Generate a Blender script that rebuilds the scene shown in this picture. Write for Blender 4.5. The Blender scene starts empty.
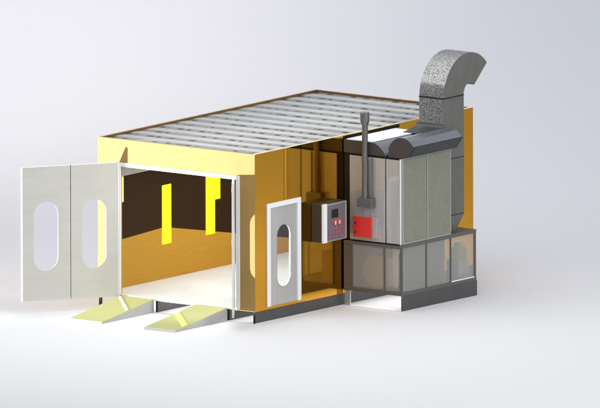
import bpy, bmesh, math, random
from mathutils import Vector, Matrix
random.seed(7)
sc = bpy.context.scene
COL = sc.collection
PI = math.pi

# ------------------------------------------------------------------ helpers
class MB:
    """collects shapes in one bmesh"""
    def __init__(self):
        self.bm = bmesh.new()

    def box(self, x0, x1, y0, y1, z0, z1, M=None):
        vs = [self.bm.verts.new(v) for v in ((x0, y0, z0), (x1, y0, z0), (x1, y1, z0), (x0, y1, z0),
                                             (x0, y0, z1), (x1, y0, z1), (x1, y1, z1), (x0, y1, z1))]
        for f in ((0, 3, 2, 1), (4, 5, 6, 7), (0, 1, 5, 4), (1, 2, 6, 5), (2, 3, 7, 6), (3, 0, 4, 7)):
            self.bm.faces.new([vs[i] for i in f])
        if M is not None:
            bmesh.ops.transform(self.bm, matrix=M, verts=vs)
        return self

    def plate(self, outer, holes, t, M):
        """2D outline (u,v) with holes, thickness t along w, placed by M"""
        bm2 = bmesh.new()
        edges = []
        for loop in [outer] + holes:
            vs = [bm2.verts.new((u, v, 0)) for u, v in loop]
            for i in range(len(vs)):
                edges.append(bm2.edges.new((vs[i], vs[(i + 1) % len(vs)])))
        bmesh.ops.triangle_fill(bm2, edges=edges, use_beauty=True, use_dissolve=False)
        r = bmesh.ops.extrude_face_region(bm2, geom=bm2.faces[:])
        bmesh.ops.translate(bm2, vec=(0, 0, t), verts=[g for g in r['geom'] if isinstance(g, bmesh.types.BMVert)])
        bmesh.ops.recalc_face_normals(bm2, faces=bm2.faces[:])
        bmesh.ops.transform(bm2, matrix=M, verts=bm2.verts[:])
        me = bpy.data.meshes.new('tmp')
        bm2.to_mesh(me)
        bm2.free()
        self.bm.from_mesh(me)
        bpy.data.meshes.remove(me)
        return self

    def prism(self, prof, y0, y1, axis='y', caps=True):
        """closed profile swept along an axis: 'y' -> (x,z), 'x' -> (y,z), 'z' -> (x,y)"""
        def P(a, b, s):
            return {'y': (a, s, b), 'x': (s, a, b), 'z': (a, b, s)}[axis]
        A = [self.bm.verts.new(P(a, b, y0)) for a, b in prof]
        B = [self.bm.verts.new(P(a, b, y1)) for a, b in prof]
        n = len(prof)
        for i in range(n):
            j = (i + 1) % n
            self.bm.faces.new((A[i], A[j], B[j], B[i]))
        if caps:
            self.bm.faces.new(A[::-1])
            self.bm.faces.new(B)
        return self

    def tube(self, p0, p1, r0, r1=None, n=24, caps=True):
        r1 = r0 if r1 is None else r1
        p0 = Vector(p0); p1 = Vector(p1)
        d = (p1 - p0).normalized()
        a = d.orthogonal().normalized(); b = d.cross(a)
        A = []; B = []
        for i in range(n):
            t = 2 * PI * i / n
            o = a * math.cos(t) + b * math.sin(t)
            A.append(self.bm.verts.new(p0 + o * r0)); B.append(self.bm.verts.new(p1 + o * r1))
        for i in range(n):
            j = (i + 1) % n
            self.bm.faces.new((A[i], A[j], B[j], B[i]))
        if caps:
            self.bm.faces.new(A[::-1]); self.bm.faces.new(B)
        return self

    def build(self, name, m, parent=None, bevel=0.0, smooth=True, label=None):
        bmesh.ops.recalc_face_normals(self.bm, faces=self.bm.faces[:])
        me = bpy.data.meshes.new(name)
        self.bm.to_mesh(me); self.bm.free()
        if smooth:
            for p in me.polygons:
                p.use_smooth = True
            me.set_sharp_from_angle(angle=math.radians(32))
        me.materials.append(m)
        o = bpy.data.objects.new(name, me)
        COL.objects.link(o)
        if parent is not None:
            o.parent = parent
            # geometry is written in world coordinates: undo the empty's offset (sub-parts need none)
            if parent.type == 'EMPTY':
                o.matrix_parent_inverse = Matrix.Translation(parent.location).inverted()
        if bevel > 0:
            bv = o.modifiers.new('bevel', 'BEVEL')
            bv.width = bevel; bv.segments = 2; bv.limit_method = 'ANGLE'; bv.angle_limit = math.radians(40)
        if label:
            o['label'] = label
        return o


def thing(name, label, cat, loc, group=None):
    o = bpy.data.objects.new(name, None)
    COL.objects.link(o)
    o.location = loc
    o.empty_display_size = .2
    o['label'] = label; o['category'] = cat
    if group:
        o['group'] = group
    return o


def pill(cx, hw, z0, z1, n=20):
    pts = []
    for i in range(n + 1):
        t = PI * i / n
        pts.append((cx + hw * math.cos(t), z1 - hw + hw * math.sin(t)))
    for i in range(n + 1):
        t = PI + PI * i / n
        pts.append((cx + hw * math.cos(t), z0 + hw + hw * math.sin(t)))
    return pts


# ------------------------------------------------------------------ materials
def mat(name, col, rough=.5, metal=0.0, spec=.5, coat=0.0, emit=None, estr=0.0):
    m = bpy.data.materials.new(name); m.use_nodes = True
    b = m.node_tree.nodes['Principled BSDF']
    b.inputs['Base Color'].default_value = (*col, 1)
    b.inputs['Roughness'].default_value = rough
    b.inputs['Metallic'].default_value = metal
    b.inputs['Specular IOR Level'].default_value = spec
    b.inputs['Coat Weight'].default_value = coat
    if emit:
        b.inputs['Emission Color'].default_value = (*emit, 1)
        b.inputs['Emission Strength'].default_value = estr
    return m


def nodes(m):
    return m.node_tree.nodes, m.node_tree.links, m.node_tree.nodes['Principled BSDF']


def vary(m, c1, c2, scale=(4, 4, 4), detail=4, lo=.35, hi=.65, rough=None, bump=0.0, rot=(0, 0, 0)):
    """base colour from a noise between two colours, in object space"""
    N, L, b = nodes(m)
    tc = N.new('ShaderNodeTexCoord'); mp = N.new('ShaderNodeMapping')
    mp.inputs['Scale'].default_value = scale
    mp.inputs['Rotation'].default_value = rot
    nz = N.new('ShaderNodeTexNoise'); nz.inputs['Scale'].default_value = 1; nz.inputs['Detail'].default_value = detail
    rp = N.new('ShaderNodeValToRGB')
    rp.color_ramp.elements[0].position = lo; rp.color_ramp.elements[1].position = hi
    rp.color_ramp.elements[0].color = (*c1, 1); rp.color_ramp.elements[1].color = (*c2, 1)
    L.new(tc.outputs['Object'], mp.inputs['Vector']); L.new(mp.outputs[0], nz.inputs['Vector'])
    L.new(nz.outputs['Fac'], rp.inputs['Fac']); L.new(rp.outputs[0], b.inputs['Base Color'])
    if rough:
        mr = N.new('ShaderNodeMapRange')
        mr.inputs['To Min'].default_value = rough[0]; mr.inputs['To Max'].default_value = rough[1]
        L.new(nz.outputs['Fac'], mr.inputs['Value']); L.new(mr.outputs[0], b.inputs['Roughness'])
    if bump:
        bp = N.new('ShaderNodeBump'); bp.inputs['Strength'].default_value = bump; bp.inputs['Distance'].default_value = .02
        L.new(nz.outputs['Fac'], bp.inputs['Height']); L.new(bp.outputs[0], b.inputs['Normal'])
    return m


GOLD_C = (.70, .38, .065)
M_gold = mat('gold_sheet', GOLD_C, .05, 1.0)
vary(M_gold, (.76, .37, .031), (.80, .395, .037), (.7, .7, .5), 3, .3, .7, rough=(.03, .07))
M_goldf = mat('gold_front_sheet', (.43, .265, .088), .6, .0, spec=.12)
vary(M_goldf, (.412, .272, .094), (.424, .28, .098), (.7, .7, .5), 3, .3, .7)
M_goldin = mat('brown_shaded_wall', (.030, .0145, .004), .6, spec=.15)  # gold wall in shade, the darkness put into the colour
M_ochre = mat('ochre_lit_wall', (.62, .30, .03), .55, spec=.15)
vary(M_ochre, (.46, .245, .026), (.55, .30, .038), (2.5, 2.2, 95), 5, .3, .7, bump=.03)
M_white = mat('white_enamel', (.9, .9, .9), .35)
M_floor = mat('white_floor_coating', (.9, .9, .89), .35)
vary(M_floor, (.87, .87, .86), (.92, .92, .91), (1.5, 1.5, 1.5), 4, rough=(.3, .45))
M_base = mat('white_base_sheet', (.93, .93, .93), .5)
M_door = mat('light_grey_door_skin', (.56, .55, .50), .38, .15)
vary(M_door, (.545, .535, .485), (.58, .57, .525), (.8, .8, 7), 5, .3, .7, rough=(.33, .45))
M_sdoor = mat('grey_service_door', (.52, .51, .48), .3, .3)
vary(M_sdoor, (.5, .49, .46), (.55, .54, .51), (5, 5, .6), 4, .3, .7)
M_dark = mat('near_black_matt', (.014, .014, .015), .6, spec=.15)
M_skid = mat('dark_grey_steel', (.085, .083, .080), .38, .25)
vary(M_skid, (.078, .076, .073), (.095, .093, .09), (2, 2, 3), 4, rough=(.32, .46))
M_roof = mat('ribbed_roof_sheet', (.62, .62, .58), .6)
M_glow = mat('bright_yellow_panel', (.9, .85, .02), .4, emit=(1, .93, 0.0), estr=1.15)
M_glow_pale = mat('pale_yellow_panel', (.85, .75, .25), .4, emit=(1, .80, .16), estr=.62)
M_ramp = mat('yellow_tread', (.62, .60, .24), .55)
M_rampside = mat('ramp_grey_side', (.42, .42, .42), .45, .3)
M_streak = mat('yellow_light_streak', (.95, .92, .22), .45)
M_streak_p = mat('cream_light_streak', (.93, .92, .66), .45)
M_unit = mat('brushed_steel_panel', (.60, .59, .56), .16, .18, spec=.35)
vary(M_unit, (.44, .437, .42), (.485, .48, .462), (22, 3, .7), 4, .3, .7, rough=(.03, .07))
M_unitside = mat('grey_olive_panel', (.235, .235, .19), .42, .1)
vary(M_unitside, (.232, .232, .172), (.258, .258, .197), (9, 9, 9), 5, .35, .65, rough=(.36, .5))
M_trim = mat('pale_aluminium_trim', (.55, .55, .53), .3, .5)
M_frame = mat('brown_grey_frame', (.14, .13, .115), .4, .3)
M_hood = mat('dark_grey_hood_end', (.06, .057, .055), .45, .1)
M_cab = mat('black_cabinet_core', (.018, .016, .013), .5, spec=.2)
M_hoodskin = mat('hood_skin', (.36, .37, .385), .22, .85)
M_hoodskin2 = mat('skirt_metal', (.07, .072, .075), .3, .5)
M_hoodtop = mat('white_hood_top', (.92, .92, .92), .35)
M_red = mat('red_enamel', (.78, .035, .03), .35, coat=.2)
M_black = mat('black_display', (.012, .012, .014), .15)
M_panel = mat('control_face', (.20, .19, .195), .35, .3)
M_boxside = mat('dark_steel_housing', (.055, .053, .05), .35, .3)
M_pipe = mat('steel_pipe', (.30, .295, .28), .33, .8)
vary(M_pipe, (.19, .187, .175), (.24, .236, .222), (30, 30, 3), 4, rough=(.25, .42))
M_jbox = mat('junction_box_grey', (.16, .158, .15), .4, .4)
M_blower = mat('tan_blower_housing', (.92, .44, .08), .45)
M_motor = mat('green_grey_motor', (.50, .52, .16), .5)
M_pink = mat('red_pink_key', (.62, .10, .10), .4)
M_purple = mat('purple_key', (.30, .12, .22), .4)

# galvanised spangle for the duct
M_duct = mat('galvanised_duct', (.34, .33, .31), .42, .35)
N, L, b = nodes(M_duct)
tc = N.new('ShaderNodeTexCoord')
nz = N.new('ShaderNodeTexNoise'); nz.inputs['Scale'].default_value = 60; nz.inputs['Detail'].default_value = 6; nz.inputs['Roughness'].default_value = .75
vo = N.new('ShaderNodeTexVoronoi'); vo.inputs['Scale'].default_value = 75
rp = N.new('ShaderNodeValToRGB')
rp.color_ramp.elements[0].position = .40; rp.color_ramp.elements[1].position = .60
rp.color_ramp.elements[0].color = (.085, .083, .078, 1); rp.color_ramp.elements[1].color = (.37, .362, .34, 1)
mx = N.new('ShaderNodeMix'); mx.data_type = 'FLOAT'; mx.inputs['Factor'].default_value = .3
L.new(tc.outputs['Object'], nz.inputs['Vector']); L.new(tc.outputs['Object'], vo.inputs['Vector'])
sep = N.new('ShaderNodeSeparateColor')
L.new(vo.outputs['Color'], sep.inputs[0])
L.new(nz.outputs['Fac'], mx.inputs['A']); L.new(sep.outputs[0], mx.inputs['B'])
L.new(mx.outputs[0], rp.inputs['Fac']); L.new(rp.outputs[0], b.inputs['Base Color'])
bp = N.new('ShaderNodeBump'); bp.inputs['Strength'].default_value = .25; bp.inputs['Distance'].default_value = .01
L.new(nz.outputs['Fac'], bp.inputs['Height']); L.new(bp.outputs[0], b.inputs['Normal'])
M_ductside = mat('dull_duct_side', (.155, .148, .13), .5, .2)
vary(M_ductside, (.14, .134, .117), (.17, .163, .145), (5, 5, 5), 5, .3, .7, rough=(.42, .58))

# roof: short dark dashes scattered along the ribs
N, L, b = nodes(M_roof)
tc = N.new('ShaderNodeTexCoord')
mp = N.new('ShaderNodeMapping'); mp.inputs['Scale'].default_value = (3.6, 1 / .268, 1)
L.new(tc.outputs['Object'], mp.inputs['Vector'])
sx = N.new('ShaderNodeSeparateXYZ'); L.new(mp.outputs[0], sx.inputs[0])
rowf = N.new('ShaderNodeMath'); rowf.operation = 'FLOOR'; L.new(sx.outputs['Y'], rowf.inputs[0])
rnd = N.new('ShaderNodeTexWhiteNoise'); rnd.noise_dimensions = '1D'; L.new(rowf.outputs[0], rnd.inputs['W'])
cb = N.new('ShaderNodeCombineXYZ')
rowm = N.new('ShaderNodeMath'); rowm.operation = 'MULTIPLY'; rowm.inputs[1].default_value = 37.7
L.new(rnd.outputs['Value'], rowm.inputs[0])
L.new(sx.outputs['X'], cb.inputs['X']); L.new(rowm.outputs[0], cb.inputs['Y'])
nz = N.new('ShaderNodeTexNoise'); nz.inputs['Scale'].default_value = 1.5; nz.inputs['Detail'].default_value = 1.5
L.new(cb.outputs[0], nz.inputs['Vector'])
rp = N.new('ShaderNodeValToRGB')
e = rp.color_ramp.elements
e[0].position = .505; e[0].color = (1, 1, 1, 1)
e[1].position = .585; e[1].color = (.16, .15, .14, 1)
fr = N.new('ShaderNodeMath'); fr.operation = 'FRACT'; L.new(sx.outputs['Y'], fr.inputs[0])
d0 = N.new('ShaderNodeMath'); d0.operation = 'SUBTRACT'; d0.inputs[1].default_value = .5; L.new(fr.outputs[0], d0.inputs[0])
d1 = N.new('ShaderNodeMath'); d1.operation = 'ABSOLUTE'; L.new(d0.outputs[0], d1.inputs[0])
mr = N.new('ShaderNodeMapRange'); mr.inputs['From Min'].default_value = .12; mr.inputs['From Max'].default_value = .40
mr.inputs['To Min'].default_value = 1; mr.inputs['To Max'].default_value = 0
L.new(d1.outputs[0], mr.inputs['Value'])
ml = N.new('ShaderNodeMath'); ml.operation = 'MULTIPLY'; L.new(nz.outputs['Fac'], ml.inputs[0]); L.new(mr.outputs[0], ml.inputs[1])
pass
# rib shading put into the colour: one light and one grey band per rib
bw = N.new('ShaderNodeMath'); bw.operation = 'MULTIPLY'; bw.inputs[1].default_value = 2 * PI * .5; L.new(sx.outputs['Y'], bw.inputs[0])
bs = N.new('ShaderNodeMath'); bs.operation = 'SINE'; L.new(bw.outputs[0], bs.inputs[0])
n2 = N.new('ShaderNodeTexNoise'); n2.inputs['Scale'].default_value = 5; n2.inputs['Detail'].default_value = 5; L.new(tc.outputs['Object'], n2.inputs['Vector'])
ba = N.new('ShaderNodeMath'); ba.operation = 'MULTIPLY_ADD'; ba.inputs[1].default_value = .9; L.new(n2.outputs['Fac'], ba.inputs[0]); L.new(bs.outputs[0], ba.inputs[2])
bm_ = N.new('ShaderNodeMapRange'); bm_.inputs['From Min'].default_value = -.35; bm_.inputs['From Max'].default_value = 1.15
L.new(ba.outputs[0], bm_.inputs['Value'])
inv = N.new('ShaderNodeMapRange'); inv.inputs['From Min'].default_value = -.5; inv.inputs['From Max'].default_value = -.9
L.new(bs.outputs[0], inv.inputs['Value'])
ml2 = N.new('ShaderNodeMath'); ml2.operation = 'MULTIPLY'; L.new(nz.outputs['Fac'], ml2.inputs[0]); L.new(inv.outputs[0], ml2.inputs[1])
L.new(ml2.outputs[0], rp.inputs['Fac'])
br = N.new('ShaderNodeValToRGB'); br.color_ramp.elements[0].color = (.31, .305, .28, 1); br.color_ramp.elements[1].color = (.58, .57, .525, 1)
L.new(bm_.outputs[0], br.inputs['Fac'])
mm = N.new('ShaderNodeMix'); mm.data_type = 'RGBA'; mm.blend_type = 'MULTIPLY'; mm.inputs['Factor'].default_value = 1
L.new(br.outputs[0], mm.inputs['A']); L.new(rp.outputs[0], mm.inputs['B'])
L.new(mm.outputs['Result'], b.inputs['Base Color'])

# ramp tread: fine diamond mesh
N, L, b = nodes(M_ramp)
tc = N.new('ShaderNodeTexCoord')
mp = N.new('ShaderNodeMapping'); mp.inputs['Rotation'].default_value = (0, 0, .785)
w1 = N.new('ShaderNodeTexWave'); w1.inputs['Scale'].default_value = 9; w1.bands_direction = 'X'
w2 = N.new('ShaderNodeTexWave'); w2.inputs['Scale'].default_value = 9; w2.bands_direction = 'Y'
L.new(tc.outputs['Object'], mp.inputs['Vector'])
L.new(mp.outputs[0], w1.inputs['Vector']); L.new(mp.outputs[0], w2.inputs['Vector'])
mxx = N.new('ShaderNodeMath'); mxx.operation = 'MAXIMUM'
L.new(w1.outputs['Fac'], mxx.inputs[0]); L.new(w2.outputs['Fac'], mxx.inputs[1])
rp = N.new('ShaderNodeValToRGB')
rp.color_ramp.elements[0].position = .35; rp.color_ramp.elements[1].position = .95
rp.color_ramp.elements[0].color = (.36, .355, .11, 1); rp.color_ramp.elements[1].color = (.54, .53, .23, 1)
L.new(mxx.outputs[0], rp.inputs['Fac']); L.new(rp.outputs[0], b.inputs['Base Color'])
bp = N.new('ShaderNodeBump'); bp.inputs['Strength'].default_value = .2; bp.inputs['Distance'].default_value = .01
L.new(mxx.outputs[0], bp.inputs['Height']); L.new(bp.outputs[0], b.inputs['Normal'])


def glass(name, tint, alpha, col, rough=.05):
    """thin pane: part clear, part grey haze with gloss"""
    m = bpy.data.materials.new(name); m.use_nodes = True
    N = m.node_tree.nodes; L = m.node_tree.links
    b = N['Principled BSDF']; out = N['Material Output']
    b.inputs['Base Color'].default_value = (*col, 1); b.inputs['Roughness'].default_value = rough
    tr = N.new('ShaderNodeBsdfTransparent'); tr.inputs[0].default_value = (*tint, 1)
    mx = N.new('ShaderNodeMixShader'); mx.inputs[0].default_value = alpha
    L.new(tr.outputs[0], mx.inputs[1]); L.new(b.outputs[0], mx.inputs[2]); L.new(mx.outputs[0], out.inputs[0])
    return m


M_pane = glass('smoked_pane', (.97, .965, .95), .33, (.57, .565, .53))
M_window = glass('clear_pane', (.98, .985, 1), .04, (.7, .72, .8))

# ------------------------------------------------------------------ camera
FW = Vector((-.588, .793, -.159)).normalized()
RT = Vector((.803, .596, -.003)); RT = (RT - FW * RT.dot(FW)).normalized()
UP = RT.cross(FW)
cd = bpy.data.cameras.new('camera'); cam = bpy.data.objects.new('camera', cd); COL.objects.link(cam)
cd.type = 'ORTHO'; cd.ortho_scale = 600 / 48.872
cd.clip_start = .1; cd.clip_end = 500
cpos = Vector((5.148, 0, 2.598)) - FW * 38
Mc = Matrix((RT, UP, -FW)).transposed().to_4x4(); Mc.translation = cpos
cam.matrix_world = Mc
sc.camera = cam

# ------------------------------------------------------------------ backdrop (studio sweep)
fh = Vector((FW.x, FW.y, 0)).normalized(); rh = Vector((fh.y, -fh.x, 0))
M_back = mat('backdrop_paper', (.80, .80, .80), .9, spec=.1)
prof = [(-75, 0), (-30, 0), (0, 0)]
S0, R = 6.2, 10.0
for i in range(25):
    t = i / 24 * PI / 2
    prof.append((S0 + R * math.sin(t), R - R * math.cos(t)))
prof.append((S0 + R, 34))
bm = bmesh.new()
rows = []
for s, z in prof:
    rows.append([bm.verts.new(fh * s + rh * w + Vector((0, 0, z))) for w in (-60, -20, 20, 60)])
for a, b_ in zip(rows, rows[1:]):
    for i in range(3):
        bm.faces.new((a[i], a[i + 1], b_[i + 1], b_[i]))
me = bpy.data.meshes.new('backdrop'); bm.to_mesh(me); bm.free()
for p in me.polygons:
    p.use_smooth = True
me.materials.append(M_back)
o = bpy.data.objects.new('backdrop', me); COL.objects.link(o)
o['kind'] = 'structure'

# ------------------------------------------------------------------ spray booth
W, D, H, h = 4.0, 7.5, 3.51, .295
OX0, OX1, OZ1 = .575, 3.545, 2.965
booth = thing('spray_booth', 'long gold sheet metal spray booth with open front, white floor and ribbed pale roof', 'spray booth', (2, 3.75, 0))
TW = .05

# skids under the booth
for x0, x1, ya in ((1.46, 1.50, .02), (3.27, 3.31, .04), (3.955, 3.995, 0.0)):
    MB().box(x0, x1, ya + .006, D, 0.012, h - .05).build('skid_rail', M_skid, booth)
MB().box(.02, .07, -.004, .05, .012, h - .05).build('corner_leg', M_dark, booth)
MB().box(.02, .07, D - .1, D - .05, .012, h - .05).build('corner_leg', M_dark, booth)
for x0, x1, ya in ((1.458, 1.502, .012), (3.268, 3.312, .03), (3.953, 3.997, -.004)):
    MB().box(x0, x1, ya, ya + .01, 0.012, h - .05).build('rail_end_cap', M_dark, booth)
MB().box(.005, W - .005, .01, D - .02, .002, .010).build('base_sheet', M_base, booth)
# floor deck
MB().box(TW + .001, W - TW - .001, TW + .001, D - TW - .001, h - .046, h - .004).box(.58, 3.54, -.003, TW + .0005, h - .046, h - .004).build('floor_deck', M_floor, booth)
# walls
HB = h - .046
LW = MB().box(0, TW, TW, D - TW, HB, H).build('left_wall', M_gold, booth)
# left wall inside: shaded upper and lit lower part put into two colours
Myz = Matrix(((0, 0, 1, 0), (1, 0, 0, 0), (0, 1, 0, 0), (0, 0, 0, 1)))   # (u,v,w) -> (y,z,x)
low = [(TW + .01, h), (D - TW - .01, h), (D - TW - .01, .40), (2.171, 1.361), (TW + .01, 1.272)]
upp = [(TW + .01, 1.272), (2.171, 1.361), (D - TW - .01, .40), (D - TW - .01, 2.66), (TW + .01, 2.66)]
lo_ = MB().plate(low, [], .03, Matrix.Translation((TW + .002, 0, 0)) @ Myz).build('lit_lower_wall', M_ochre, LW, label='ochre lit lower part of the wall with a slanted top edge')
MB().plate(upp, [], .03, Matrix.Translation((TW + .002, 0, 0)) @ Myz).build('shaded_upper_wall', M_goldin, LW, label='dark brown shaded upper part of the wall')
MB().box(TW + .002, .30, TW + .01, D - TW - .01, 2.662, 2.95).build('ceiling_cove', M_sdoor, LW)
# glowing yellow panels on the left wall
for y0, y1, z0, z1, m_ in ((2.09, 2.385, 1.012, 2.232, M_glow), (3.592, 3.888, 1.012, 2.232, M_glow),
                           (3.895, 4.072, 1.71, 2.232, M_glow), (.40, .752, 2.073, 2.60, M_glow_pale),
                           (5.09, 5.385, 1.012, 2.232, M_glow)):
    MB().box(TW + .034, .098, y0, y1, z0, z1).build('yellow_panel', m_, LW)

# back wall and its dark inner sheet, shade put into the colour
BW = MB().box(0, W, D - TW, D, HB, H).build('back_wall', M_gold, booth)
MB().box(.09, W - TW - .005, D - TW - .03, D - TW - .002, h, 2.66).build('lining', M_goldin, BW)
# right wall with the service doorway
SY0, SY1, SZ1 = .42, 1.52, 2.40
Mr = Matrix.Translation((W - TW, 0, 0)) @ Myz
outer = [(TW, HB), (D - TW, HB), (D - TW, H), (TW, H)]
RW = MB().box(W - .0035, W, .001, TW - .0005, HB, H).plate(outer, [[(SY0, h + .006), (SY1, h + .006), (SY1, SZ1), (SY0, SZ1)]], TW, Mr).build('right_wall', M_gold, booth)
# front wall
Mxz = Matrix(((1, 0, 0, 0), (0, 0, 1, 0), (0, 1, 0, 0), (0, 0, 0, 1)))   # (u,v,w) -> (x,z,y)
outer = [(0, HB), (OX0, HB), (OX0, OZ1), (OX1, OZ1), (OX1, HB), (W - .004, HB), (W - .004, H), (0, H)]
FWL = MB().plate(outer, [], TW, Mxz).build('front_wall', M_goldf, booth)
# white opening frame
fr = MB()
fr.box(.40, OX1 + .075, -.028, -.003, OZ1 - .012, OZ1 + .068)
fr.box(OX1 - .012, OX1 + .075, -.028, -.003, h - .02, OZ1 - .0125)
fr.box(OX0 - .03, OX0 + .015, -.028, -.003, h, OZ1 - .0125)
fr.build('opening_frame', M_white, booth, bevel=.004)
# thin pale edging on the wall tops
ed = MB()
ed.box(W - .036, W + .004, .02, D - .01, H + .001, H + .012)
ed.build('wall_edging', mat('pale_edging', (.85, .78, .55), .4), booth)
# roof: ribbed sheet lying just under the wall tops, ribs along the width
rm = bmesh.new()
nx = 2; per = 7.36 / 13.73; ny = 14 * 16
x0, x1 = TW + .012, W - TW - .004
rr = []
for j in range(ny + 1):
    y = TW + .015 + (D - 2 * TW - .03) * j / ny
    z = H - .045 + 0.005 * math.cos(2 * PI * (y - .05) / per)
    rr.append([rm.verts.new((x0 + (x1 - x0) * i / nx, y, z)) for i in range(nx + 1)])
for a, b_ in zip(rr, rr[1:]):
    for i in range(nx):
        rm.faces.new((a[i], a[i + 1], b_[i + 1], b_[i]))
mb = MB(); mb.bm.free(); mb.bm = rm
rf = mb.build('roof_sheet', M_roof, booth)
sd = rf.modifiers.new('solid', 'SOLIDIFY'); sd.thickness = .02; sd.offset = -1
ln = MB()
ln.box(TW + .001, TW + .009, TW + .012, D - TW - .012, H - .16, H - .004)
ln.box(TW + .012, W - TW - .012, D - TW - .009, D - TW - .001, H - .16, H - .004)
ln.build('parapet_lining', mat('brown_parapet_lining', (.16, .095, .02), .5), booth)
MB().box(TW + .004, W - TW - .004, TW + .004, D - TW - .004, 2.97, 3.02).build('ceiling_panel', M_sdoor, booth)


# folding doors: (u along the leaf from the hinge, v up, w thickness)
def leaf_matrix(hx, hy, dx, dy):
    d = Vector((dx, dy, 0)).normalized()
    n = Vector((d.y, -d.x, 0))
    M = Matrix((d, Vector((0, 0, 1)), n)).transposed().to_4x4()
    M.translation = Vector((hx, hy, 0))
    return M


def leaf(M, s0, s1, wc, z0=.262, z1=3.03):
    t = .045
    d = MB().plate([(s0, z0), (s1, z0), (s1, z1), (s0, z1)], [pill(wc, .265, .875, 2.305)], t, M).build('folding_door', M_door, booth)
    wh = MB()
    e_ = .016
    for a, b_ in ((s0 - .001, s0 - .001 + e_),) if s0 < .5 else ((s1 - e_ + .001, s1 + .001),):
        wh.box(a, b_, z0 + .004, z1 - .004, -.003, t + .003, M)
    wh.box(s0 + e_, s1 - e_, z1 + .0005, z1 + .012, .006, t - .006, M)
    wh.build('edge_trim', M_white, d)
    MB().plate(pill(wc, .264, .876, 2.304), [], .006, M @ Matrix.Translation((0, 0, .019))).build('window_pane', M_window, d)
    for z in (.55, 1.65, 2.75):
        MB().tube(M @ Vector((s0, z - .06, t + .006)), M @ Vector((s0, z + .06, t + .006)), .014, n=12).build('hinge', M_trim, d)
    return d


ML = leaf_matrix(OX0 + .0, -.035, -1.21, -1.73)
leaf(ML, .012, 1.046, .545)
leaf(ML, 1.060, 2.105, 1.585)
sl = MB().box(1.0475, 1.0585, .30, 3.02, .008, .038, ML)
sl.build('door_seal', M_dark, booth)
MR = leaf_matrix(OX1 - .035, -.035, .585, -.815)
leaf(MR, .012, 1.10, .50)

# service door in the right wall
Msd = Matrix.Translation((W - .026, 0, 0)) @ Myz
sdo = MB().plate([(SY0 + .004, h + .01), (SY1 - .004, h + .01), (SY1 - .004, SZ1 - .004), (SY0 + .004, SZ1 - .004)],
                 [pill(.968, .238, .655, 1.955)], .03, Msd).build('service_door', M_sdoor, booth)
f_ = MB()
f_.box(W + .002, W + .03, SY0 - .03, SY0 + .085, h + .01, SZ1 - .062)
f_.box(W + .002, W + .03, SY1 - .085, SY1 + .03, h + .01, SZ1 - .062)
f_.box(W + .002, W + .03, SY0 - .03, SY1 + .03, SZ1 - .062, SZ1 + .035)
f_.build('door_frame', M_white, sdo, bevel=.003)
MB().plate(pill(.968, .237, .656, 1.954), [], .006, Msd @ Matrix.Translation((0, 0, .008))).build('window_pane', M_window, sdo)
rim = MB().plate(pill(.968, .238, .655, 1.955), [pill(.968, .226, .667, 1.943)], .008, Msd @ Matrix.Translation((0, 0, .031)))
rim.build('window_rim', M_trim, sdo)

# ------------------------------------------------------------------ ramps
def ramp(xa, xb, label, streak, sm):
    r = thing('loading_ramp', label, 'ramp', ((xa + xb) / 2, -.9, 0), 'wedge ramps at the booth opening')
    MB().prism([(-1.775, .004), (-.012, .004), (-.012, .258), (-1.775, .018)], xa, xb, 'x').build('wedge_body', M_rampside, r)
    dx = .006
    MB().prism([(-1.80, .004), (-1.777, .004), (-1.777, .0195), (-.012, .2595), (-.012, .283), (-1.80, .040)], xa - dx, xb + dx, 'x').build('tread_plate', M_ramp, r)
    MB().box(xa - dx, xb + dx, -1.812, -1.802, .004, .040).build('front_lip', M_white, r)
    MB().box(xb - .012, xb + .0, -.012 + .002, -.002, .004, .258).build('end_plate', M_dark, r)
    zz = lambda y: .0406 + (y + 1.80) * (.283 - .040) / (1.80 - .012)
    vs = [(x, y, zz(y) + .002) for x, y in streak] + [(x, y, zz(y) + .006) for x, y in streak]
    m = MB(); v = [m.bm.verts.new(q) for q in vs]; n = len(streak)
    m.bm.faces.new(v[n:]); m.bm.faces.new(v[:n][::-1])
    for i in range(n):
        j = (i + 1) % n
        m.bm.faces.new((v[i], v[j], v[n + j], v[n + i]))
    m.build('light_streak', sm, r)  # streak of light on the tread, put in as a coloured strip
    return r


ramp(.60, 1.42, 'yellow topped wedge ramp with thin cream streak of light, beside the open two-panel door', [(.612, -.06), (.612, -.135), (1.40, -.945), (1.40, -.86)], M_streak_p)
ramp(2.52, 3.29, 'yellow topped wedge ramp with broad bright yellow streak of light, on the single door side', [(2.53, -.64), (2.53, -.80), (3.28, -1.56), (3.28, -1.36)], M_streak)

# ------------------------------------------------------------------ air handling unit
unit = thing('air_handling_unit', 'grey air handling cabinet with dark curved hoods, smoked glass base and tall duct', 'air handler', (4.75, 4.3, 0))
UX0, UX1, UY0, UY1 = 4.012, 5.515, 3.0, 5.56
ZB, ZM, ZT = .33, 1.355, 3.18
# plinth
MB().box(UX1 - .03, UX1 + .004, UY0 + .01, UY1 + .015, .012, ZB - .01).build('plinth_plate', M_skid, unit)
MB().box(UX0 + .05, UX1 - .035, UY1 - .03, UY1 + .0, .012, ZB - .01).build('rear_plinth_plate', M_skid, unit)
MB().box(4.03, 4.17, UY0 + .03, UY0 + .06, .012, ZB - .01).build('foot', M_trim, unit)
MB().box(W + .004, UX1 - .001, UY0 + .012, UY1, .002, .010).build('base_sheet', M_base, unit)
MB().box(UX0, UX1, UY0 + .005, UY1, ZB - .008, ZB + .02).build('base_tray', M_frame, unit)
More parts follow.
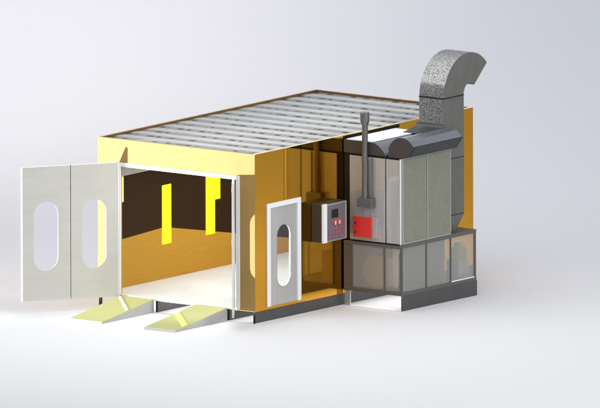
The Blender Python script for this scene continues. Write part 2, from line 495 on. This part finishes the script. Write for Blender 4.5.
# upper cabinet body
cab = MB().box(UX0, UX1 - .03, UY0 + .06, 4.69, ZM + .032, ZT - .01).build('cabinet', M_cab, unit)
for xa, xb in ((4.165, 5.062), (5.092, 5.425)):
    MB().box(xa, xb, UY0 + .035, UY0 + .058, ZM + .03, 3.125).build('front_panel', M_unit, cab, bevel=.004)
MB().box(5.44, 5.485, UY0 + .03, UY0 + .058, ZM + .03, 3.15).build('corner_post', M_white, cab)
MB().box(4.20, 5.43, UY0 + .04, UY0 + .058, ZM + .002, ZM + .028).build('drip_gap', M_dark, cab)
for ya, yb in ((UY0 + .03, 3.862), (3.872, 4.69)):
    pnl = MB().box(UX1 - .028, UX1 - .004, ya, yb, ZM + .035, ZT - .012).build('side_panel', M_unitside, cab, bevel=.003)
    ft = MB()
    ft.box(UX1 - .004, UX1 + .003, ya + .002, ya + .022, ZM + .055, ZT - .03)
    ft.box(UX1 - .004, UX1 + .003, ya + .002, yb - .002, ZT - .029, ZT - .014)
    ft.box(UX1 - .004, UX1 + .003, ya + .002, yb - .002, ZM + .037, ZM + .054)
    ft.build('panel_trim', M_trim, pnl)
MB().box(UX1 - .004, UX1 + .003, 4.672, 4.69, ZM + .055, ZT - .03).build('end_trim', M_trim, cab)
# lower glazed enclosure
enc = MB()
fw_ = .045
enc.box(UX0 + .02, UX1, UY0, UY0 + fw_, ZB + .0205, ZB + .075)
enc.box(UX0 + .02, UX1, UY0, UY0 + fw_, ZM - .06, ZM)
enc.box(UX0 + .061, 4.219, UY0 + .012, UY0 + .03, ZB + .0755, ZM - .0605)
for x in (UX0 + .02, 4.22, 5.045, UX1 - .06):
    enc.box(x, x + (.06 if x > 5.4 else .04), UY0 + .002, UY0 + fw_ - .002, ZB + .0755, ZM - .0605)
enc.box(UX1 - fw_, UX1, UY0 + fw_ + .001, UY1, ZB + .0205, ZB + .062)
enc.box(UX1 - fw_, UX1, UY0 + fw_ + .001, UY1, ZM - .045, ZM + .03)
for y in (3.845, 4.68, UY1 - .06):
    enc.box(UX1 - fw_ + .002, UX1 - .002, y, y + (.055 if y > 5 else .028), ZB + .0625, ZM - .0455)
enc.box(UX0 + .02, UX0 + .06, UY1 - .06, UY1, ZB + .0205, ZM - .0605)
enc.box(UX0 + .02, UX1 - fw_ - .001, UY1 - fw_, UY1 - .001, ZM - .06, ZM + .0)
enc = enc.build('enclosure_frame', M_frame, unit, bevel=.003)
MB().box(UX0, UX1 - fw_ - .001, 4.70, UY1 - .0, ZM + .002, ZM + .028).build('enclosure_top', M_frame, enc)
MB().box(UX1 - .018, UX1 - .004, 4.71, UY1 - .062, ZB + .0625, ZB + .085).build('sill_highlight', M_white, enc)  # highlight on the bottom rail, put in as a white strip
for xa, xb in ((4.262, 5.043), (5.087, UX1 - .062)):
    MB().box(xa, xb, UY0 + .018, UY0 + .026, ZB + .076, ZM - .061).build('glass_pane', M_pane, enc)
for ya, yb in ((UY0 + .048, 3.843), (3.875, 4.678), (4.71, UY1 - .062)):
    MB().box(UX1 - .03, UX1 - .022, ya, yb, ZB + .063, ZM - .046).build('glass_pane', M_pane, enc)
MB().box(UX0 + .065, UX0 + .085, UY0 + .05, 4.59, ZB + .021, ZM + .0).build('added_dark_backing', M_jbox, unit)  # dark sheet added to darken the enclosure and hide the gold wall
# inner partition behind the side panes, blower and motor
MB().box(4.35, 5.40, 4.60, 4.63, ZB + .021, ZM + .0).build('partition', M_trim, unit)
bl = MB()
pts = []
for i in range(25):
    t = PI * .42 + PI * 1.16 * i / 24
    pts.append((4.52 + .33 * math.cos(t), .70 + .33 * math.sin(t)))
pts += [(4.86, .40), (4.86, .99)]
bl.prism(pts, 3.45, 3.95, 'y')
bl = bl.build('blower', M_blower, unit)
MB().box(5.13, 5.25, 3.20, 3.23, .45, ZM).build('frame_reflection_strip', M_white, unit)  # door frame's reflection in the glass, put in as a white strip
mt = MB()
mt.tube((5.24, 5.16, .92), (5.24, 5.46, .92), .115, n=28)
mt.box(5.14, 5.34, 5.18, 5.44, .775, .81)
mt.box(5.18, 5.30, 5.24, 5.38, 1.03, 1.11)
for k in range(6):
    mt.tube((5.24, 5.20 + k * .042, .92), (5.24, 5.213 + k * .042, .92), .124, n=28)
mt = mt.build('motor', M_motor, unit)
MB().box(5.08, 5.38, 5.12, 5.47, ZB + .0205, .773).build('motor_base', M_trim, mt)
# hoods
hp1 = [(4.02, 3.172), (4.02, 3.44), (4.72, 3.44), (4.80, 3.425), (4.88, 3.39), (4.95, 3.34), (5.01, 3.28), (5.05, 3.225), (5.075, 3.172)]
h1 = MB().prism(hp1, UY0 + .045, 4.70, 'y').build('hood', M_hoodskin, unit)
MB().prism([(a, b_) for a, b_ in hp1], UY0 + .03, UY0 + .042, 'y').build('hood_end', M_hood, h1)
MB().box(4.10, 4.76, UY0 + .02, 4.69, 3.442, 3.458).build('hood_lit_top', M_hoodtop, h1)  # brightly lit hood top, put in as a white sheet
hp2 = [(5.16, 3.172)]
for i in range(13):
    t = PI * .93 - (PI * .93 - PI * .17) * i / 12
    hp2.append((5.49 + .335 * math.cos(t), 3.265 + .335 * math.sin(t)))
hp2 += [(5.825, 3.44), (5.66, 3.21), (5.60, 3.185), (5.55, 3.172)]
h2 = MB().prism(hp2, UY0 + .045, 4.70, 'y').build('hood', M_hoodskin, unit)
MB().prism(hp2, UY0 + .03, UY0 + .042, 'y').build('hood_end', M_hood, h2)
MB().prism([(5.832, 3.43), (5.668, 3.20), (5.655, 3.21), (5.82, 3.445)], UY0 + .05, 4.69, 'y').build('hood_underside', mat('hood_under', (.03, .032, .036), .45, .0, spec=.25), h2)  # dark look of the underside put into a separate dark sheet
MB().box(5.085, 5.15, UY0 + .05, 4.70, 3.172, 3.20).build('hood_valley', M_dark, h1)

MB().box(W + .002, W + .012, UY0 + .05, 4.96, 3.432, 3.498).build('dark_reflection_strip', M_dark, unit)  # dark reflection of the hood in the wall, put in as a strip

# ducts
dy0, dy1, dx0, dx1 = 4.742, 5.432, 4.68, 5.30
duct = MB().box(dx0, dx1, dy0, dy1, 1.72, 4.155).build('exhaust_duct', M_ductside, unit)
MB().box(dx0 + .001, dx1 - .001, dy0 - .006, dy0 - .001, 2.9, 4.150).build('duct_face', M_duct, duct)
MB().box(dx0 - .006, dx1 + .006, dy0 - .012, dy1 + .006, 4.156, 4.174).build('duct_flange', M_dark, duct)
for z in (1.712, 2.885):
    MB().box(dx0 - .004, dx1 + .005, dy0 - .004, dy1 + .004, z, z + .012).build('duct_seam', M_dark, duct)
lo = MB()
A = [(dx0, dy0, 1.711), (dx1, dy0, 1.711), (dx1, dy1, 1.711), (dx0, dy1, 1.711)]
Bq = [(dx0, dy0, 1.386), (dx1, dy0, 1.386), (dx1, 5.15, 1.386), (dx0, 5.15, 1.386)]
va = [lo.bm.verts.new(q) for q in A]; vb = [lo.bm.verts.new(q) for q in Bq]
for i in range(4):
    lo.bm.faces.new((va[i], va[(i + 1) % 4], vb[(i + 1) % 4], vb[i]))
lo.bm.faces.new(va); lo.bm.faces.new(vb)
lo.build('duct_boot', M_ductside, duct)
sk = MB()
ks = []
for i in range(8):
    t = i / 7
    f = (1 - t) ** 2.2
    ks.append([sk.bm.verts.new(q) for q in ((dx0 - .06 - .08 * f, dy0 - .01 - .38 * f, 3.462 + .17 * t), (dx1 + .01 + .16 * f, dy0 - .01 - .38 * f, 3.462 + .17 * t),
                                            (dx1 + .01 + .16 * f, dy0 - .008, 3.462 + .17 * t), (dx0 - .06 - .08 * f, dy0 - .008, 3.462 + .17 * t))])
for a, b_ in zip(ks, ks[1:]):
    for i in range(4):
        sk.bm.faces.new((a[i], a[(i + 1) % 4], b_[(i + 1) % 4], b_[i]))
sk.bm.faces.new(ks[0]); sk.bm.faces.new(ks[-1])
sk.build('duct_skirt', M_hoodskin2, duct)
# elbow: sweeps in the y-z plane from straight up to pointing down and back
el = MB(); es = MB()
cy, cz = dy0 + .89, 4.176
n = 30; ring_o = []; ring_i = []
for i in range(n + 1):
    a = PI - (PI - math.radians(43)) * i / n
    ro = .89 - .075 * (i / n); ri = .20 + .02 * i / n
    ring_o.append((cy + ro * math.cos(a), cz + ro * math.sin(a)))
    ring_i.append((cy + ri * math.cos(a), cz + ri * math.sin(a)))
t = .012
prof = ring_o + ring_i[::-1]
for xa, xb in ((dx0, dx0 + t), (dx1 - t, dx1)):
    A = [el.bm.verts.new((xa, p[0], p[1])) for p in prof]; B = [el.bm.verts.new((xb, p[0], p[1])) for p in prof]
    N_ = len(prof)
    for i in range(N_):
        j = (i + 1) % N_
        el.bm.faces.new((A[i], A[j], B[j], B[i]))
    for Q in (A, B):
        for i in range(n):
            el.bm.faces.new((Q[i], Q[i + 1], Q[N_ - 2 - i], Q[N_ - 1 - i]))
elb = el.build('elbow', M_ductside, duct)
for ring, s in ((ring_o, 1), (ring_i, -1)):
    A = []
    for i, (y, z) in enumerate(ring):
        a = PI - (PI - math.radians(43)) * i / n
        d = Vector((0, math.cos(a), math.sin(a))) * t * -s
        A.append([es.bm.verts.new(q) for q in ((dx0 + t, y, z), (dx1 - t, y, z), (dx1 - t, y + d.y, z + d.z), (dx0 + t, y + d.y, z + d.z))])
    for a, b_ in zip(A, A[1:]):
        for i in range(4):
            es.bm.faces.new((a[i], a[(i + 1) % 4], b_[(i + 1) % 4], b_[i]))
    es.bm.faces.new(A[0]); es.bm.faces.new(A[-1])
es.build('elbow_skin', M_duct, elb)

# ------------------------------------------------------------------ conduit pipe and junction box
cp = thing('conduit_pipe', 'upright grey steel pipe with flared top ending in a junction box on the cabinet', 'pipe', (4.615, 2.94, 2.07))
pr = MB()
px, py = 4.635, 2.955
pr.tube((px - .02, py, 2.287), (px - .02, py, 3.86), .062, n=28)
pr.build('pipe', M_pipe, cp)
pf = MB()
pf.tube((px - .02, py, 3.80), (px - .02, py, 3.87), .064, .095, n=28)
pf.tube((px - .02, py, 3.8705), (px - .02, py, 4.06), .095, n=28)
pf.build('flared_socket', M_pipe, cp)
MB().box(4.46, 4.83, 2.87, 3.034, 2.10, 2.285).build('junction_box', M_jbox, cp, bevel=.008)
MB().tube((4.77, 2.99, 2.287), (4.77, 2.99, 3.12), .018, n=12).build('pipe_shadow_rod', M_jbox, cp)  # thin rod in place of the pipe's shadow line on the panel

# red switch box
rb = thing('switch_box', 'small bright red box with pale edge fixed to the steel cabinet front', 'switch box', (4.58, 3.0, 1.45))
MB().box(4.29, 4.87, 3.0, 3.034, 1.455, 1.90).build('back_plate', M_unit, rb, bevel=.004)
MB().box(4.30, 4.765, 2.955, 2.998, 1.465, 1.885).build('cover', M_red, rb, bevel=.008)
M_latch = mat('dark_red_latch', (.18, .01, .01), .4)
for z in (1.56, 1.75):
    MB().tube((4.365, 2.954, z), (4.365, 2.948, z), .022, n=16).build('latch', M_latch, rb)

# ------------------------------------------------------------------ control box
cbx = thing('control_box', 'grey control cabinet with black display and red and purple keys on the gold wall', 'control box', (4.0, 2.33, 1.44))
BY0, BY1, BZ0, BZ1, BX = 1.94, 2.73, 1.45, 2.245, 4.285
MB().box(W + .004, BX, BY0, BY1, BZ0, BZ1).build('housing', M_boxside, cbx, bevel=.005)
fp = MB().box(BX + .001, BX + .022, BY0 + .002, BY1 - .002, BZ0 + .004, BZ1 - .004).build('front_panel', M_panel, cbx, bevel=.003)
x_ = BX + .0225
MB().box(BX - .02, x_ + .008, BY0 - .006, BY0 + .115, BZ0 - .004, BZ1 + .004).build('edge_strip', M_white, fp)
tr = MB()
tr.box(x_, x_ + .006, BY1 - .05, BY1 - .004, BZ0 + .01, BZ1 - .01)
tr.box(x_, x_ + .006, BY0 + .117, BY1 - .051, BZ1 - .035, BZ1 - .01)
tr.box(x_, x_ + .006, BY0 + .117, BY1 - .051, BZ0 + .01, BZ0 + .03)
tr.build('panel_border', M_trim, fp)
MB().box(x_, x_ + .006, 2.215, 2.44, 1.93, 2.11).build('display', M_black, fp, bevel=.002)
for y in (2.33, 2.47):
    k = MB(); k.tube((x_, y, 1.83), (x_ + .018, y, 1.83), .055, n=24); k = k.build('round_key', M_pink, fp)
    MB().box(x_ + .019, x_ + .023, y - .012, y + .012, 1.79, 1.87).build('key_mark', M_white, k)
for r_ in range(3):
    for c_ in range(5):
        y = 2.12 + c_ * .11; z = 1.52 + r_ * .085
        MB().box(x_, x_ + .006, y, y + .075, z, z + .045).build('key', M_purple if (r_ + c_) % 4 else M_pink, fp)

# ------------------------------------------------------------------ lights
def aim(o, tgt):
    d = Vector(tgt) - o.location
    o.rotation_euler = d.to_track_quat('-Z', 'Y').to_euler()


def area(name, loc, tgt, sx, sy, p, col=(1, 1, 1)):
    l = bpy.data.lights.new(name, 'AREA'); l.shape = 'RECTANGLE'; l.size = sx; l.size_y = sy; l.energy = p; l.color = col
    o = bpy.data.objects.new(name, l); COL.objects.link(o); o.location = loc; aim(o, tgt); return o


w = bpy.data.worlds.new('World'); sc.world = w; w.use_nodes = True
N = w.node_tree.nodes; L = w.node_tree.links
bg = N['Background']
tc = N.new('ShaderNodeTexCoord'); sx = N.new('ShaderNodeSeparateXYZ'); rp = N.new('ShaderNodeValToRGB')
L.new(tc.outputs['Generated'], sx.inputs[0]); L.new(sx.outputs['Z'], rp.inputs['Fac'])
rp.color_ramp.elements[0].position = 0.0; rp.color_ramp.elements[0].color = (.33, .47, .86, 1)
rp.color_ramp.elements[1].position = .9; rp.color_ramp.elements[1].color = (1, 1, 1, 1)
L.new(rp.outputs[0], bg.inputs['Color'])
bg.inputs['Strength'].default_value = .385

# key: a hard spot standing low, in front and to the left
kd = bpy.data.lights.new('key_spot', 'SPOT'); kd.energy = 61000; kd.spot_size = math.radians(30); kd.spot_blend = .03; kd.shadow_soft_size = .12
kd.color = (1, 1, 1)
ko = bpy.data.objects.new('key_spot', kd); COL.objects.link(ko)
ko.location = (-11.6, -15.6, .45); aim(ko, (1.9, 0, .45 + 20 * math.tan(math.radians(13.8))))
# overhead softbox
oc = fh * -2 + rh * .6
area('overhead_softbox', tuple(oc + Vector((0, 0, 11))), tuple(oc), 20, 20, 1540)
# fill from the right
area('fill_softbox', (36, -8, 17), (4.5, 3.2, 1.4), 10, 10, 5500)
# added fill inside the booth to brighten the floor, not a real fixture
area('booth_inner_fill', (2.2, 3.4, 2.94), (2.2, 3.4, 0), 2.6, 6.4, 150, (.76, .89, 1))
area('under_booth_fill', (2, 3.3, .235), (2, 3.3, 0), 3.8, 6.5, 65)  # fill added below the deck to whiten the ground, no real lamp
area('under_unit_fill', (4.75, 4.2, .30), (4.75, 4.2, 0), 1.3, 2.3, 11)  # same kind of added fill, below the unit
bd = bpy.data.lights.new('backdrop_spot', 'SPOT'); bd.energy = 6300; bd.spot_size = math.radians(46); bd.spot_blend = 1; bd.shadow_soft_size = .6
bo = bpy.data.objects.new('backdrop_spot', bd); COL.objects.link(bo)
bo.location = fh * -6 + rh * -12 + Vector((0, 0, 9)); aim(bo, fh * 15 + rh * -2.5 + Vector((0, 0, 6.5)))
area('backdrop_blue_wash', tuple(fh * 3 + rh * 4 + Vector((0, 0, 13))), tuple(fh * 14 + rh * 2 + Vector((0, 0, 2.5))), 9, 9, 165, (.2, .42, 1))

sc.view_settings.view_transform = 'Standard'
sc.view_settings.look = 'None'
sc.view_settings.exposure = 0
sc.view_settings.gamma = 1
